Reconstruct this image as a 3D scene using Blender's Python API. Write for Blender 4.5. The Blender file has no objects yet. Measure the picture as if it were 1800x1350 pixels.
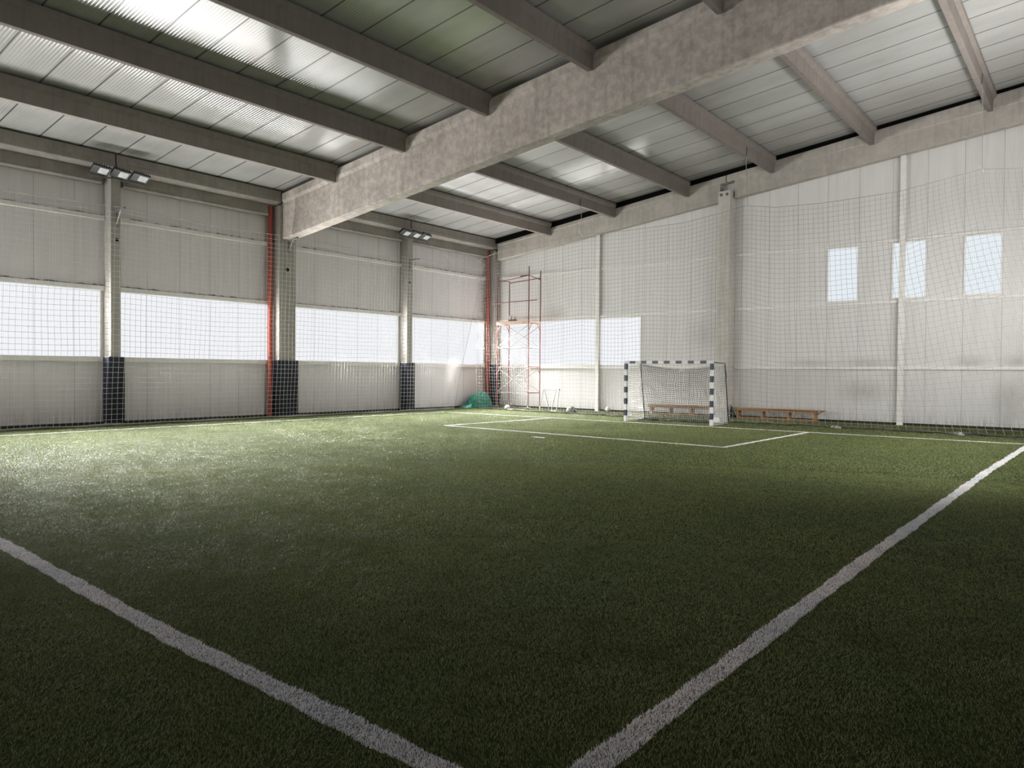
import bpy, math, random
import numpy as np
from mathutils import Vector, Matrix

random.seed(7)
RNG = np.random.RandomState(7)
SC = bpy.context.scene
COL = SC.collection

# ------------------------------------------------------------------ camera, world, exposure
YAW, PITCH, ROLL, FPX = 0.681476, -0.016029, 0.0082443, 1286.1486
CAM = Vector((22.43858, -26.19831, 1.59351))
fw = Vector((-math.sin(YAW) * math.cos(PITCH), math.cos(YAW) * math.cos(PITCH), math.sin(PITCH)))
rt = Vector((math.cos(YAW), math.sin(YAW), 0))
up = rt.cross(fw)
r2 = rt * math.cos(ROLL) + up * math.sin(ROLL)
u2 = up * math.cos(ROLL) - rt * math.sin(ROLL)
cd = bpy.data.cameras.new('camera')
cam = bpy.data.objects.new('camera', cd)
COL.objects.link(cam)
cam.matrix_world = Matrix(((r2.x, u2.x, -fw.x, CAM.x), (r2.y, u2.y, -fw.y, CAM.y), (r2.z, u2.z, -fw.z, CAM.z), (0, 0, 0, 1)))
cd.sensor_width = 36.0
cd.lens = FPX * 36.0 / 1800.0
cd.clip_start, cd.clip_end = 0.05, 200
SC.camera = cam

W = bpy.data.worlds.new('sky')
SC.world = W
W.use_nodes = True
W.node_tree.nodes['Background'].inputs['Color'].default_value = (0.75, 0.85, 1.0, 1)
W.node_tree.nodes['Background'].inputs['Strength'].default_value = 1.0

SC.view_settings.view_transform = 'Standard'
SC.view_settings.look = 'None'
SC.view_settings.gamma = 1.0
SC.view_settings.use_curve_mapping = False
SC.view_settings.exposure = 0.0

PANE = 0.93          # brightness of the daylit polycarbonate
SKY_DOWN = 98.0      # added lamps inside the window bands, standing in for light from the sky (per square metre)
SKY_LOW = 40.0       # the part of it that comes in at a low slant
SKY_SIDE = 6.8
SKY_UP = 11.0        # added lamps standing in for daylight thrown up from the ground outside
RIGHT_PANE = 3.2     # sun side windows, outside the frame
REAR_FILL = 2.7      # added glowing pane, unseen behind the camera, to light rafter and end wall


def daylight(name, loc, direction, sx, sy, power, spread, color=(1, 0.985, 0.97), xaxis=(0, 1, 0)):  # unseen area lamp inside the room, standing in for window light
    ld = bpy.data.lights.new(name, 'AREA')
    ld.shape = 'RECTANGLE'
    ld.size, ld.size_y = sx, sy
    ld.energy = power
    ld.spread = math.radians(spread)
    ld.color = color
    o = bpy.data.objects.new(name, ld)
    COL.objects.link(o)
    z = -Vector(direction).normalized()
    x = Vector(xaxis).normalized()
    y = z.cross(x).normalized()
    x = y.cross(z)
    o.matrix_world = Matrix(((x.x, y.x, z.x, loc[0]), (x.y, y.y, z.y, loc[1]), (x.z, y.z, z.z, loc[2]), (0, 0, 0, 1)))
    return o


LEFT_WINDOWS = [(-22.75, -17.3), (-16.88, -11.85), (-11.08, -5.92), (-5.52, -0.62)]
X1_ = 23.4
BACK_FILL_BAYS = [(-28.3, -23.2), (-34.0, -28.8)]   # unseen bays added to the band, to light rafter and end wall
SLATS = (2.15, 2.9, 3.65)
for (a, b) in LEFT_WINDOWS:
    L = b - a
    for z in SLATS:
        daylight('daylight_down', (0.30 if z < 2.5 else 1.14, (a + b) / 2, z), (0.78, 0, -0.63), L, 0.45, SKY_DOWN * L * 0.45, 66)
        daylight('daylight_low', (1.14, (a + b) / 2, z), (0.945, 0, -0.326), L, 0.45, SKY_LOW * L * 0.45, 25)
        daylight('daylight_up', (0.30 if z > 3.3 else 1.14, (a + b) / 2, z), (0.68, 0, 0.73), L, 0.45, SKY_UP * L * 0.45, 80)
        daylight('daylight_steep', (0.30, (a + b) / 2, z), (0.40, 0, 0.92), L, 0.40, SKY_UP * 1.0 * L * 0.45, 70)
daylight('daylight_up', (X1_ - 0.25, -7.3, 3.5), (-0.38, 0, 0.92), 7.5, 0.8, SKY_UP * 2.9 * 7.5 * 1.5, 100)
for (a, b) in [(0.55, 5.75), (5.98, 7.85)]:
    L = b - a
    for z in SLATS:
        daylight('daylight_down', ((a + b) / 2, -0.24, z), (0, -0.85, -0.53), L, 0.45, SKY_DOWN * 0.22 * L * 0.45, 52, xaxis=(1, 0, 0))
        daylight('daylight_up', ((a + b) / 2, -0.24, z), (0, -0.68, 0.73), L, 0.45, SKY_UP * 1.0 * L * 0.45, 80, xaxis=(1, 0, 0))
# added lamps for the window light that leaves the panes sideways, along the walls
for (a, b) in LEFT_WINDOWS:
    n = max(2, round((b - a) / 1.3))
    for k in range(n - (1 if b > -1 else 0)):
        daylight('daylight_side', (0.35, a + (b - a) * (k + 0.5) / n, 2.9), (0.55, 0.83, 0.04), 0.5, 1.7, SKY_SIDE * (0.6 if b > -1 else 2.0) * (b - a) / n, 100, xaxis=(0.83, -0.55, 0))
for k in range(3):
    daylight('daylight_side', (3.8 + 1.4 * k, -0.30, 2.9), (-0.83, -0.55, 0.04), 0.5, 1.7, SKY_SIDE * 2.0 * 1.3 * 0.35, 110, xaxis=(-0.55, 0.83, 0))
for (a, b) in BACK_FILL_BAYS:
    for k in range(4):
        daylight('daylight_side', (0.35, a + (b - a) * (k + 0.5) / 4, 2.9), (0.56, 0.81, 0.13), 0.5, 1.7, SKY_SIDE * 5.0 * (b - a) / 4, 98, xaxis=(0.81, -0.56, 0))  # strong added lamps at the unseen back bays
for z in (2.6, 4.2):
    daylight('daylight_down', (X1_ - 0.25, -9.2, z), (-0.80, 0, -0.60), 11.0, 0.45, SKY_DOWN * 0.27 * 11.0 * 0.45, 74)
for k in range(4):
    daylight('daylight_side', (X1_ - 0.35, -10.2 + 1.9 * k, 3.5), (-0.75, 0.66, 0.03), 0.5, 2.2, SKY_SIDE * 1.15 * 2.0 * 1.9, 100, xaxis=(0.66, 0.75, 0))


# ------------------------------------------------------------------ materials
def new_mat(name):
    m = bpy.data.materials.new(name)
    m.use_nodes = True
    nt = m.node_tree
    b = nt.nodes['Principled BSDF']
    return m, nt, b


def N(nt, t, **kw):
    n = nt.nodes.new(t)
    for k, v in kw.items():
        setattr(n, k, v)
    return n


def lk(nt, a, b):
    nt.links.new(a, b)


def coords(nt, scale=(1, 1, 1), rot=(0, 0, 0)):
    tc = N(nt, 'ShaderNodeTexCoord')
    mp = N(nt, 'ShaderNodeMapping')
    mp.inputs['Scale'].default_value = scale
    mp.inputs['Rotation'].default_value = rot
    lk(nt, tc.outputs['Object'], mp.inputs['Vector'])
    return mp.outputs['Vector']


def noise(nt, vec, scale, detail=4, rough=0.55):
    n = N(nt, 'ShaderNodeTexNoise')
    n.inputs['Scale'].default_value = scale
    n.inputs['Detail'].default_value = detail
    n.inputs['Roughness'].default_value = rough
    lk(nt, vec, n.inputs['Vector'])
    return n.outputs['Fac']


def ramp(nt, fac, stops):
    r = N(nt, 'ShaderNodeValToRGB')
    el = r.color_ramp.elements
    while len(el) < len(stops):
        el.new(0.5)
    for e, (p, c) in zip(el, stops):
        e.position = p
        e.color = (c[0], c[1], c[2], 1) if hasattr(c, '__len__') else (c, c, c, 1)
    lk(nt, fac, r.inputs['Fac'])
    return r.outputs['Color']


def mixc(nt, a, b, fac, mode='MIX'):
    m = N(nt, 'ShaderNodeMix', data_type='RGBA', blend_type=mode)
    for sock, v in (('Factor', fac), ('A', a), ('B', b)):
        idx = {'Factor': 0, 'A': 6, 'B': 7}[sock]
        if hasattr(v, 'is_linked'):
            lk(nt, v, m.inputs[idx])
        elif idx == 0:
            m.inputs[0].default_value = v
        else:
            m.inputs[idx].default_value = (v[0], v[1], v[2], 1)
    return m.outputs[2]


def mth(nt, op, a, b=None, c=None):
    m = N(nt, 'ShaderNodeMath', operation=op)
    for i, v in enumerate((a, b, c)):
        if v is None:
            continue
        if hasattr(v, 'is_linked'):
            lk(nt, v, m.inputs[i])
        else:
            m.inputs[i].default_value = v
    return m.outputs[0]


def bump(nt, bsdf, h, dist=0.01, strength=1.0):
    b = N(nt, 'ShaderNodeBump')
    b.inputs['Distance'].default_value = dist
    b.inputs['Strength'].default_value = strength
    lk(nt, h, b.inputs['Height'])
    lk(nt, b.outputs['Normal'], bsdf.inputs['Normal'])


def plain(name, col, rough=0.6, metal=0.0, spec=0.5, var=0.12, scale=6.0):
    m, nt, b = new_mat(name)
    v = coords(nt)
    n = noise(nt, v, scale, 3)
    lk(nt, ramp(nt, n, [(0.3, [c * (1 - var) for c in col]), (0.7, [min(1, c * (1 + var)) for c in col])]), b.inputs['Base Color'])
    b.inputs['Roughness'].default_value = rough
    b.inputs['Metallic'].default_value = metal
    b.inputs['Specular IOR Level'].default_value = spec
    return m


def concrete(name, base, blotch=0.25, axis=2, patchy=0.5):
    m, nt, b = new_mat(name)
    v = coords(nt)
    big = noise(nt, v, 1.1, 5, 0.6)
    mid = noise(nt, v, 5.0, 6, 0.62)
    st = [7.0, 7.0, 7.0]
    st[axis] = 0.5
    vs = coords(nt, st)
    streak = noise(nt, vs, 1.0, 4, 0.6)
    lo = [c * (1 - blotch) for c in base]
    hi = [c * (1 + blotch) for c in base]
    c1 = ramp(nt, big, [(0.35, lo), (0.65, hi)])
    patch = ramp(nt, mid, [(0.44, 0.82), (0.52, 1.0), (0.6, 1.14)])
    c2 = mixc(nt, c1, patch, patchy, 'MULTIPLY')
    sk = ramp(nt, streak, [(0.3, 0.78), (0.5, 1.0), (0.75, 1.08)])
    c3 = mixc(nt, c2, sk, 0.7, 'MULTIPLY')
    lk(nt, c3, b.inputs['Base Color'])
    b.inputs['Roughness'].default_value = 0.85
    b.inputs['Specular IOR Level'].default_value = 0.25
    bump(nt, b, noise(nt, v, 40, 5, 0.6), 0.004, 0.6)
    return m


def panel(name, along, base, smudges=()):
    """white sandwich panel cladding: a joint every metre, fine ribs, grime at joints and foot"""
    m, nt, b = new_mat(name)
    tc = N(nt, 'ShaderNodeTexCoord')
    sep = N(nt, 'ShaderNodeSeparateXYZ')
    lk(nt, tc.outputs['Object'], sep.inputs[0])
    a = sep.outputs[along]
    z = sep.outputs['Z']
    fr = mth(nt, 'FRACT', mth(nt, 'ADD', a, 100.0))
    d = mth(nt, 'MINIMUM', fr, mth(nt, 'SUBTRACT', 1.0, fr))
    joint = ramp(nt, d, [(0.005, 0.66), (0.012, 0.96), (0.05, 1.0)])
    rib = mth(nt, 'PINGPONG', mth(nt, 'MULTIPLY', a, 16.0), 0.5)
    ribc = ramp(nt, rib, [(0.0, 0.93), (0.2, 1.0), (1.0, 1.02)])
    vv = coords(nt, (5, 5, 0.35))
    stre = ramp(nt, noise(nt, vv, 1.0, 5, 0.65), [(0.3, 0.88), (0.55, 1.0)])
    c = mixc(nt, base, joint, 1.0, 'MULTIPLY')
    c = mixc(nt, c, ribc, 1.0, 'MULTIPLY')
    c = mixc(nt, c, stre, 0.8, 'MULTIPLY')
    # splashed dirt close to the floor
    foot = ramp(nt, z, [(0.05, 1.0), (0.3, 0.35), (0.55, 0.0)])
    vv2 = coords(nt, (14, 14, 0.8))
    fn = ramp(nt, noise(nt, vv2, 1.0, 5, 0.7), [(0.42, 0.0), (0.7, 1.0)])
    c = mixc(nt, c, (0.16, 0.15, 0.12), mth(nt, 'MULTIPLY', mth(nt, 'MULTIPLY', foot, fn), 0.75))
    for (ca, cz, ra, rz, k) in smudges:
        da = mth(nt, 'DIVIDE', mth(nt, 'SUBTRACT', a, ca), ra)
        dz = mth(nt, 'DIVIDE', mth(nt, 'SUBTRACT', z, cz), rz)
        r = mth(nt, 'SQRT', mth(nt, 'ADD', mth(nt, 'MULTIPLY', da, da), mth(nt, 'MULTIPLY', dz, dz)))
        s = mth(nt, 'SUBTRACT', 1.0, r)
        s = mth(nt, 'MAXIMUM', s, 0.0)
        s = mth(nt, 'MULTIPLY', s, mth(nt, 'MULTIPLY', noise(nt, coords(nt, (6, 6, 3)), 1.0, 5, 0.7), k))
        c = mixc(nt, c, (0.22, 0.21, 0.18), s)
    lk(nt, c, b.inputs['Base Color'])
    b.inputs['Roughness'].default_value = 0.5
    b.inputs['Specular IOR Level'].default_value = 0.35
    bump(nt, b, rib, 0.004, 0.5)
    return m


def roof_mat():
    m, nt, b = new_mat('roof_panel_paint')
    tc = N(nt, 'ShaderNodeTexCoord')
    sep = N(nt, 'ShaderNodeSeparateXYZ')
    lk(nt, tc.outputs['Object'], sep.inputs[0])
    a = sep.outputs['Y']
    fr = mth(nt, 'FRACT', mth(nt, 'ADD', a, 100.0))
    d = mth(nt, 'MINIMUM', fr, mth(nt, 'SUBTRACT', 1.0, fr))
    joint = ramp(nt, d, [(0.008, 0.18), (0.02, 0.9), (0.05, 1.0)])
    n = ramp(nt, noise(nt, coords(nt, (0.35, 1.2, 1)), 1.3, 4), [(0.35, (0.40, 0.40, 0.385)), (0.65, (0.46, 0.46, 0.445))])
    lk(nt, mixc(nt, n, joint, 1.0, 'MULTIPLY'), b.inputs['Base Color'])
    b.inputs['Roughness'].default_value = 0.14
    b.inputs['Metallic'].default_value = 0.33
    b.inputs['Specular IOR Level'].default_value = 0.55
    return m


def turf_mat(name, dark, light):
    """blades of artificial turf: thin, slightly see-through plastic"""
    m, nt, b = new_mat(name)
    v = coords(nt)
    fine = noise(nt, v, 120.0, 2, 0.6)
    big = noise(nt, v, 0.6, 4, 0.55)
    c = ramp(nt, fine, [(0.35, dark), (0.65, light)])
    g = ramp(nt, big, [(0.35, (0.90, 0.94, 0.92)), (0.65, (1.10, 1.06, 0.98))])
    c = mixc(nt, c, g, 1.0, 'MULTIPLY')
    lk(nt, c, b.inputs['Base Color'])
    b.inputs['Roughness'].default_value = 0.6
    b.inputs['Specular IOR Level'].default_value = 0.25
    tr = N(nt, 'ShaderNodeBsdfTranslucent')
    lk(nt, c, tr.inputs['Color'])
    mx = N(nt, 'ShaderNodeMixShader')
    mx.inputs[0].default_value = 0.35
    lk(nt, b.outputs[0], mx.inputs[1])
    lk(nt, tr.outputs[0], mx.inputs[2])
    lk(nt, mx.outputs[0], nt.nodes['Material Output'].inputs['Surface'])
    return m


def pane_mat(name, along, strength, tint=(0.97, 0.98, 1.0), pitch=22.0):
    """multiwall polycarbonate lit through by daylight, with its vertical webs"""
    m, nt, b = new_mat(name)
    tc = N(nt, 'ShaderNodeTexCoord')
    sep = N(nt, 'ShaderNodeSeparateXYZ')
    lk(nt, tc.outputs['Object'], sep.inputs[0])
    a = sep.outputs[along]
    web = mth(nt, 'PINGPONG', mth(nt, 'MULTIPLY', a, pitch), 0.5)
    wc = ramp(nt, web, [(0.0, (0.80, 0.83, 0.92)), (0.22, (1, 1, 1))])
    fr = mth(nt, 'FRACT', mth(nt, 'ADD', a, 100.0))
    d = mth(nt, 'MINIMUM', fr, mth(nt, 'SUBTRACT', 1.0, fr))
    wj = ramp(nt, d, [(0.012, (0.82, 0.83, 0.88)), (0.03, (1, 1, 1))])
    c = mixc(nt, mixc(nt, tint, wc, 1.0, 'MULTIPLY'), wj, 1.0, 'MULTIPLY')
    b.inputs['Base Color'].default_value = (0.03, 0.031, 0.033, 1)
    b.inputs['Specular IOR Level'].default_value = 0.1
    b.inputs['Roughness'].default_value = 0.4
    lk(nt, c, b.inputs['Emission Color'])
    b.inputs['Emission Strength'].default_value = strength
    return m


def wood_mat():
    m, nt, b = new_mat('bench_wood')
    v = coords(nt, (0.6, 14, 14))
    n = noise(nt, v, 2.0, 5, 0.6)
    lk(nt, ramp(nt, n, [(0.3, (0.27, 0.135, 0.052)), (0.7, (0.43, 0.235, 0.098))]), b.inputs['Base Color'])
    b.inputs['Roughness'].default_value = 0.55
    return m


def tarp_mat():
    m, nt, b = new_mat('green_mesh_sheet')
    v = coords(nt)
    n = noise(nt, v, 7.0, 5, 0.65)
    lk(nt, ramp(nt, n, [(0.35, (0.004, 0.10, 0.075)), (0.6, (0.015, 0.27, 0.19)), (0.75, (0.25, 0.55, 0.45))]), b.inputs['Base Color'])
    b.inputs['Roughness'].default_value = 0.6
    bump(nt, b, n, 0.03, 0.8)
    return m


def ball_mat():
    m, nt, b = new_mat('football_skin')
    v = coords(nt)
    vo = N(nt, 'ShaderNodeTexVoronoi')
    vo.inputs['Scale'].default_value = 11.0
    lk(nt, v, vo.inputs['Vector'])
    lk(nt, ramp(nt, vo.outputs['Distance'], [(0.2, (0.10, 0.10, 0.10)), (0.3, (0.62, 0.61, 0.58))]), b.inputs['Base Color'])
    b.inputs['Roughness'].default_value = 0.5
    return m


M = {}
M['concrete'] = concrete('precast_concrete', (0.245, 0.224, 0.202), 0.10, patchy=0.25)
M['purlin'] = concrete('purlin_concrete', (0.215, 0.190, 0.170), 0.06, patchy=0.15)
M['rafter'] = concrete('rafter_concrete', (0.48, 0.432, 0.392), 0.10, patchy=0.75)
M['concrete_e'] = concrete('end_rafter_concrete', (0.46, 0.425, 0.385), 0.08, patchy=0.3)
M['column'] = concrete('column_concrete', (0.35, 0.33, 0.302), 0.07, patchy=0.2)
M['column_e'] = concrete('pale_column_concrete', (0.58, 0.545, 0.50), 0.07, patchy=0.25)
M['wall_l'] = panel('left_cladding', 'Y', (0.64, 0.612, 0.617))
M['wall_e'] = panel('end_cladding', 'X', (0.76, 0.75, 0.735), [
    (16.2, 1.05, 0.95, 0.50, 0.75), (16.3, 1.98, 1.1, 0.28, 0.8), (19.2, 2.0, 0.7, 0.30, 0.8), (20.4, 2.0, 0.6, 0.3, 0.8),
    (10.5, 3.1, 0.8, 0.7, 0.5), (14.5, 2.0, 1.2, 0.2, 0.7), (20.2, 0.9, 0.6, 0.8, 0.7), (3.6, 4.2, 0.8, 0.5, 0.6)])
M['wall_o'] = panel('plain_cladding', 'Y', (0.62, 0.61, 0.59))
M['roof'] = roof_mat()
M['turf'] = turf_mat('turf_blades', (0.085, 0.102, 0.036), (0.222, 0.252, 0.098))
M['line'] = turf_mat('white_turf_blades', (0.66, 0.64, 0.69), (0.85, 0.83, 0.88))
M['line_backing'] = plain('line_backing', (0.20, 0.195, 0.21), 0.95, spec=0.05, var=0.3, scale=60)
M['backing'] = plain('turf_backing', (0.030, 0.040, 0.015), 0.95, spec=0.05, var=0.3, scale=30)
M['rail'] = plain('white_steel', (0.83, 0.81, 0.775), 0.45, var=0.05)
M['pane_l'] = pane_mat('polycarbonate_left', 'Y', PANE)
M['pane_e'] = pane_mat('polycarbonate_end', 'X', PANE)
M['pane_s'] = pane_mat('polycarbonate_high', 'X', PANE * 0.95, (0.90, 0.96, 1.0), 18.0)
M['pane_r'] = pane_mat('polycarbonate_right', 'Y', RIGHT_PANE, (1.0, 0.965, 0.92))
M['rear_fill_pane'] = pane_mat('rear_fill_glow', 'X', REAR_FILL, (1.0, 0.965, 0.92))
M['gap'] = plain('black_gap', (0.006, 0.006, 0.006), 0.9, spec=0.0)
M['dust'] = plain('grey_dust', (0.15, 0.14, 0.125), 0.95, spec=0.05, var=0.4, scale=9)
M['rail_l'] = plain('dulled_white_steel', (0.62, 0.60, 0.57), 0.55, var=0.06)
M['plinth'] = plain('dark_plinth', (0.05, 0.047, 0.04), 0.9, spec=0.1)
M['pipe'] = plain('orange_red_pipe', (0.27, 0.038, 0.018), 0.4, var=0.15, scale=2)
M['pad'] = plain('dark_navy_vinyl', (0.006, 0.007, 0.014), 0.5, spec=0.2)
M['pad_face'] = plain('faded_navy_vinyl', (0.008, 0.010, 0.020), 0.5, spec=0.2)
M['black'] = plain('black_metal', (0.010, 0.010, 0.011), 0.45)
M['lens'] = plain('floodlight_glass', (0.50, 0.515, 0.52), 0.12)
M['net_l'] = plain('pale_nylon', (0.72, 0.71, 0.69), 0.7, spec=0.2)
M['net_e'] = plain('weathered_nylon', (0.34, 0.34, 0.31), 0.8, spec=0.1)
M['net_g'] = plain('goal_nylon', (0.66, 0.65, 0.62), 0.8, spec=0.1)
M['net_d'] = plain('grey_goal_nylon', (0.12, 0.12, 0.115), 0.8, spec=0.1)
M['hem'] = plain('dirty_hem', (0.075, 0.072, 0.062), 0.9, var=0.6, scale=6)
M['cord'] = plain('grey_cord', (0.33, 0.31, 0.28), 0.8)
M['steel'] = plain('bare_steel', (0.15, 0.145, 0.14), 0.5, 0.2)
M['white'] = plain('white_paint', (0.74, 0.74, 0.73), 0.4)
M['offwhite'] = plain('greyed_white_paint', (0.42, 0.42, 0.42), 0.5)
M['navy'] = plain('navy_paint', (0.012, 0.022, 0.05), 0.4)
M['red'] = plain('rusty_red_paint', (0.22, 0.035, 0.03), 0.55, var=0.3, scale=4)
M['dark_red'] = plain('brown_red_paint', (0.13, 0.028, 0.025), 0.6, var=0.3, scale=4)
M['wood'] = wood_mat()
M['plank'] = plain('scaffold_board', (0.55, 0.42, 0.33), 0.7)
M['tarp'] = tarp_mat()
M['ball'] = ball_mat()
M['lump'] = plain('grey_white_rag', (0.20, 0.195, 0.18), 0.9, var=0.8, scale=14)
M['bag'] = plain('black_fabric', (0.012, 0.012, 0.013), 0.8)
M['boxred'] = plain('red_brown_carton', (0.22, 0.05, 0.035), 0.7)
M['boxwhite'] = plain('white_carton', (0.62, 0.60, 0.57), 0.7)


# ------------------------------------------------------------------ mesh helpers
class MB:
    def __init__(self):
        self.v, self.f, self.s, self.mi = [], [], [], []

    def add(self, vs, fs, smooth=False, mi=0):
        o = len(self.v)
        self.v += [tuple(p) for p in vs]
        self.f += [tuple(i + o for i in q) for q in fs]
        self.s += [smooth] * len(fs)
        self.mi += [mi] * len(fs)

    def box(self, x0, x1, y0, y1, z0, z1, mi=0):
        vs = [(x, y, z) for z in (z0, z1) for y in (y0, y1) for x in (x0, x1)]
        self.add(vs, [(0, 2, 3, 1), (4, 5, 7, 6), (0, 1, 5, 4), (2, 6, 7, 3), (0, 4, 6, 2), (1, 3, 7, 5)], mi=mi)

    def obox(self, c, ax, ay, az, hx, hy, hz, mi=0):
        c = Vector(c)
        ax, ay, az = (Vector(q).normalized() for q in (ax, ay, az))
        vs = [c + ax * (hx * i) + ay * (hy * j) + az * (hz * k) for k in (-1, 1) for j in (-1, 1) for i in (-1, 1)]
        self.add(vs, [(0, 2, 3, 1), (4, 5, 7, 6), (0, 1, 5, 4), (2, 6, 7, 3), (0, 4, 6, 2), (1, 3, 7, 5)], mi=mi)

    def prism(self, rings, closed_ends=True, smooth=False):
        n = len(rings[0])
        vs = [p for r in rings for p in r]
        fs = []
        for i in range(len(rings) - 1):
            for j in range(n):
                k = (j + 1) % n
                fs.append((i * n + j, i * n + k, (i + 1) * n + k, (i + 1) * n + j))
        self.add(vs, fs, smooth)
        if closed_ends:
            self.add(rings[0], [tuple(range(n))[::-1]])
            self.add(rings[-1], [tuple(range(n))])

    def tube(self, pts, r, n=8, caps=True, rr=None):
        pts = [Vector(p) for p in pts]
        rings = []
        nrm = None
        for i, p in enumerate(pts):
            t = (pts[min(i + 1, len(pts) - 1)] - pts[max(i - 1, 0)]).normalized()
            if nrm is None:
                ref = Vector((0, 0, 1)) if abs(t.z) < 0.9 else Vector((1, 0, 0))
                nrm = t.cross(ref).normalized()
            nrm = (nrm - t * nrm.dot(t)).normalized()
            bi = t.cross(nrm)
            q = rr[i] if rr else r
            rings.append([p + (nrm * math.cos(2 * math.pi * k / n) + bi * math.sin(2 * math.pi * k / n)) * q for k in range(n)])
        self.prism(rings, caps, smooth=n > 5)

    def ball(self, c, r, nu=20, nv=12, sq=(1, 1, 1), jit=0.0):
        c = Vector(c)
        vs, fs = [], []
        for i in range(nv + 1):
            th = math.pi * i / nv
            for j in range(nu):
                ph = 2 * math.pi * j / nu
                q = r * (1 + (random.uniform(-jit, jit) if jit else 0))
                vs.append(c + Vector((q * sq[0] * math.sin(th) * math.cos(ph), q * sq[1] * math.sin(th) * math.sin(ph), q * sq[2] * math.cos(th))))
        for i in range(nv):
            for j in range(nu):
                k = (j + 1) % nu
                fs.append((i * nu + j, (i + 1) * nu + j, (i + 1) * nu + k, i * nu + k))
        self.add(vs, fs, True)

    def build(self, name, mat, parent=None, bevel=0.0, origin=None):
        me = bpy.data.meshes.new(name)
        off = Vector(origin) if origin else Vector((0, 0, 0))
        if parent is not None and origin is None:
            off = Vector(parent.get('base', (0, 0, 0)))
        me.from_pydata([tuple(Vector(p) - off) for p in self.v], [], self.f)
        me.polygons.foreach_set('use_smooth', self.s)
        mats = mat if isinstance(mat, (list, tuple)) else [mat]
        for mm in mats:
            me.materials.append(mm)
        if len(mats) > 1:
            me.polygons.foreach_set('material_index', self.mi)
        me.update()
        o = bpy.data.objects.new(name, me)
        COL.objects.link(o)
        if parent is not None:
            o.parent = parent
            o['base'] = tuple(off)
            if origin:
                o.location = off - Vector(parent.get('base', (0, 0, 0)))
        else:
            o.location = off
        if bevel:
            bm = o.modifiers.new('edge', 'BEVEL')
            bm.width = bevel
            bm.segments = 2
            bm.limit_method = 'ANGLE'
        return o


def tag(o, label=None, cat=None, group=None, kind=None):
    if label:
        o['label'] = label
    if cat:
        o['category'] = cat
    if group:
        o['group'] = group
    if kind:
        o['kind'] = kind
    return o


def thing(name, loc, label, cat, group=None):
    """an Empty at the base of the thing; parts are modelled in world coordinates and stored relative to it"""
    o = bpy.data.objects.new(name, None)
    o.empty_display_size = 0.2
    COL.objects.link(o)
    o.location = loc
    o['base'] = tuple(loc)
    return tag(o, label, cat, group, 'thing')


def struct(mb, name, mat, label=None, parent=None, bevel=0.0):
    o = mb.build(name, mat, parent, bevel)
    o['kind'] = 'structure'
    if label:
        o['label'] = label
    return o


def roof_z(x):
    return 7.68 + 0.1165 * x


X1, Y0 = 23.4, -34.4      # right wall and rear wall planes

# ------------------------------------------------------------------ floor, line markings and turf pile
b = MB()
b.add([(-0.1, Y0, 0), (X1, Y0, 0), (X1, 0.1, 0), (-0.1, 0.1, 0)], [(0, 1, 2, 3)])
floor = struct(b, 'floor', M['backing'], 'green artificial turf floor covering the whole hall')

LINES = [
    ('touchline_marking', [(20.86, -34.0), (20.86, -19.5), (20.93, -12.0), (21.06, -6.5), (21.10, -5.36)], 0.125, 'white line running away along the right side of the pitch'),
    ('halfway_line_marking', [(2.3, -23.9), (14.6, -23.97), (18.2, -24.11), (20.80, -24.12)], 0.13, 'white line crossing the near left corner'),
    ('goal_line_marking', [(2.25, -5.36), (9.9, -5.42), (16.1, -5.40), (21.04, -5.28)], 0.10, 'white line under the goal'),
    ('side_line_marking', [(2.33, -34.0), (2.33, -14), (2.15, -5.42)], 0.10, 'thin white line along the left wall'),
    ('area_front_marking', [(7.3, -10.66), (11.5, -10.85), (16.06, -11.0)], 0.10, 'white front line of the goal area'),
    ('area_side_marking', [(7.33, -10.6), (7.40, -5.48)], 0.10, 'left side line of the goal area'),
    ('area_side_marking', [(16.04, -10.94), (16.10, -5.46)], 0.10, 'right side line of the goal area'),
    ('penalty_spot_marking', [(11.48, -11.84), (11.86, -11.90)], 0.10, 'short white dash in front of the goal area')]


def line_index(P):
    """which marking each root point lies in (-1 for none), with slightly wandering edges"""
    out = np.full(len(P), -1)
    wob = 0.006 * np.sin(P[:, 0] * 4.1 + P[:, 1] * 3.3) + 0.005 * np.sin(P[:, 0] * 17 - P[:, 1] * 13)
    for li, (nm, pts, w, lab) in enumerate(LINES):
        for a, c in zip(pts[:-1], pts[1:]):
            a = np.array(a); c = np.array(c)
            d = c - a
            L2 = d @ d
            u = np.clip(((P - a) @ d) / L2, 0, 1)
            dist = np.linalg.norm(P - (a + u[:, None] * d), axis=1)
            out[(dist < w / 2 + wob) & (out < 0)] = li
    return out


def value_noise(P, step, seed):
    rs = np.random.RandomState(seed)
    g = rs.rand(256, 256)
    q = P / step + 500
    i0 = np.floor(q).astype(int)
    f = q - i0
    f = f * f * (3 - 2 * f)
    a, c = i0[:, 0] % 256, i0[:, 1] % 256
    a1, c1 = (a + 1) % 256, (c + 1) % 256
    return (g[a, c] * (1 - f[:, 0]) + g[a1, c] * f[:, 0]) * (1 - f[:, 1]) + (g[a, c1] * (1 - f[:, 0]) + g[a1, c1] * f[:, 0]) * f[:, 1]


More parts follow.
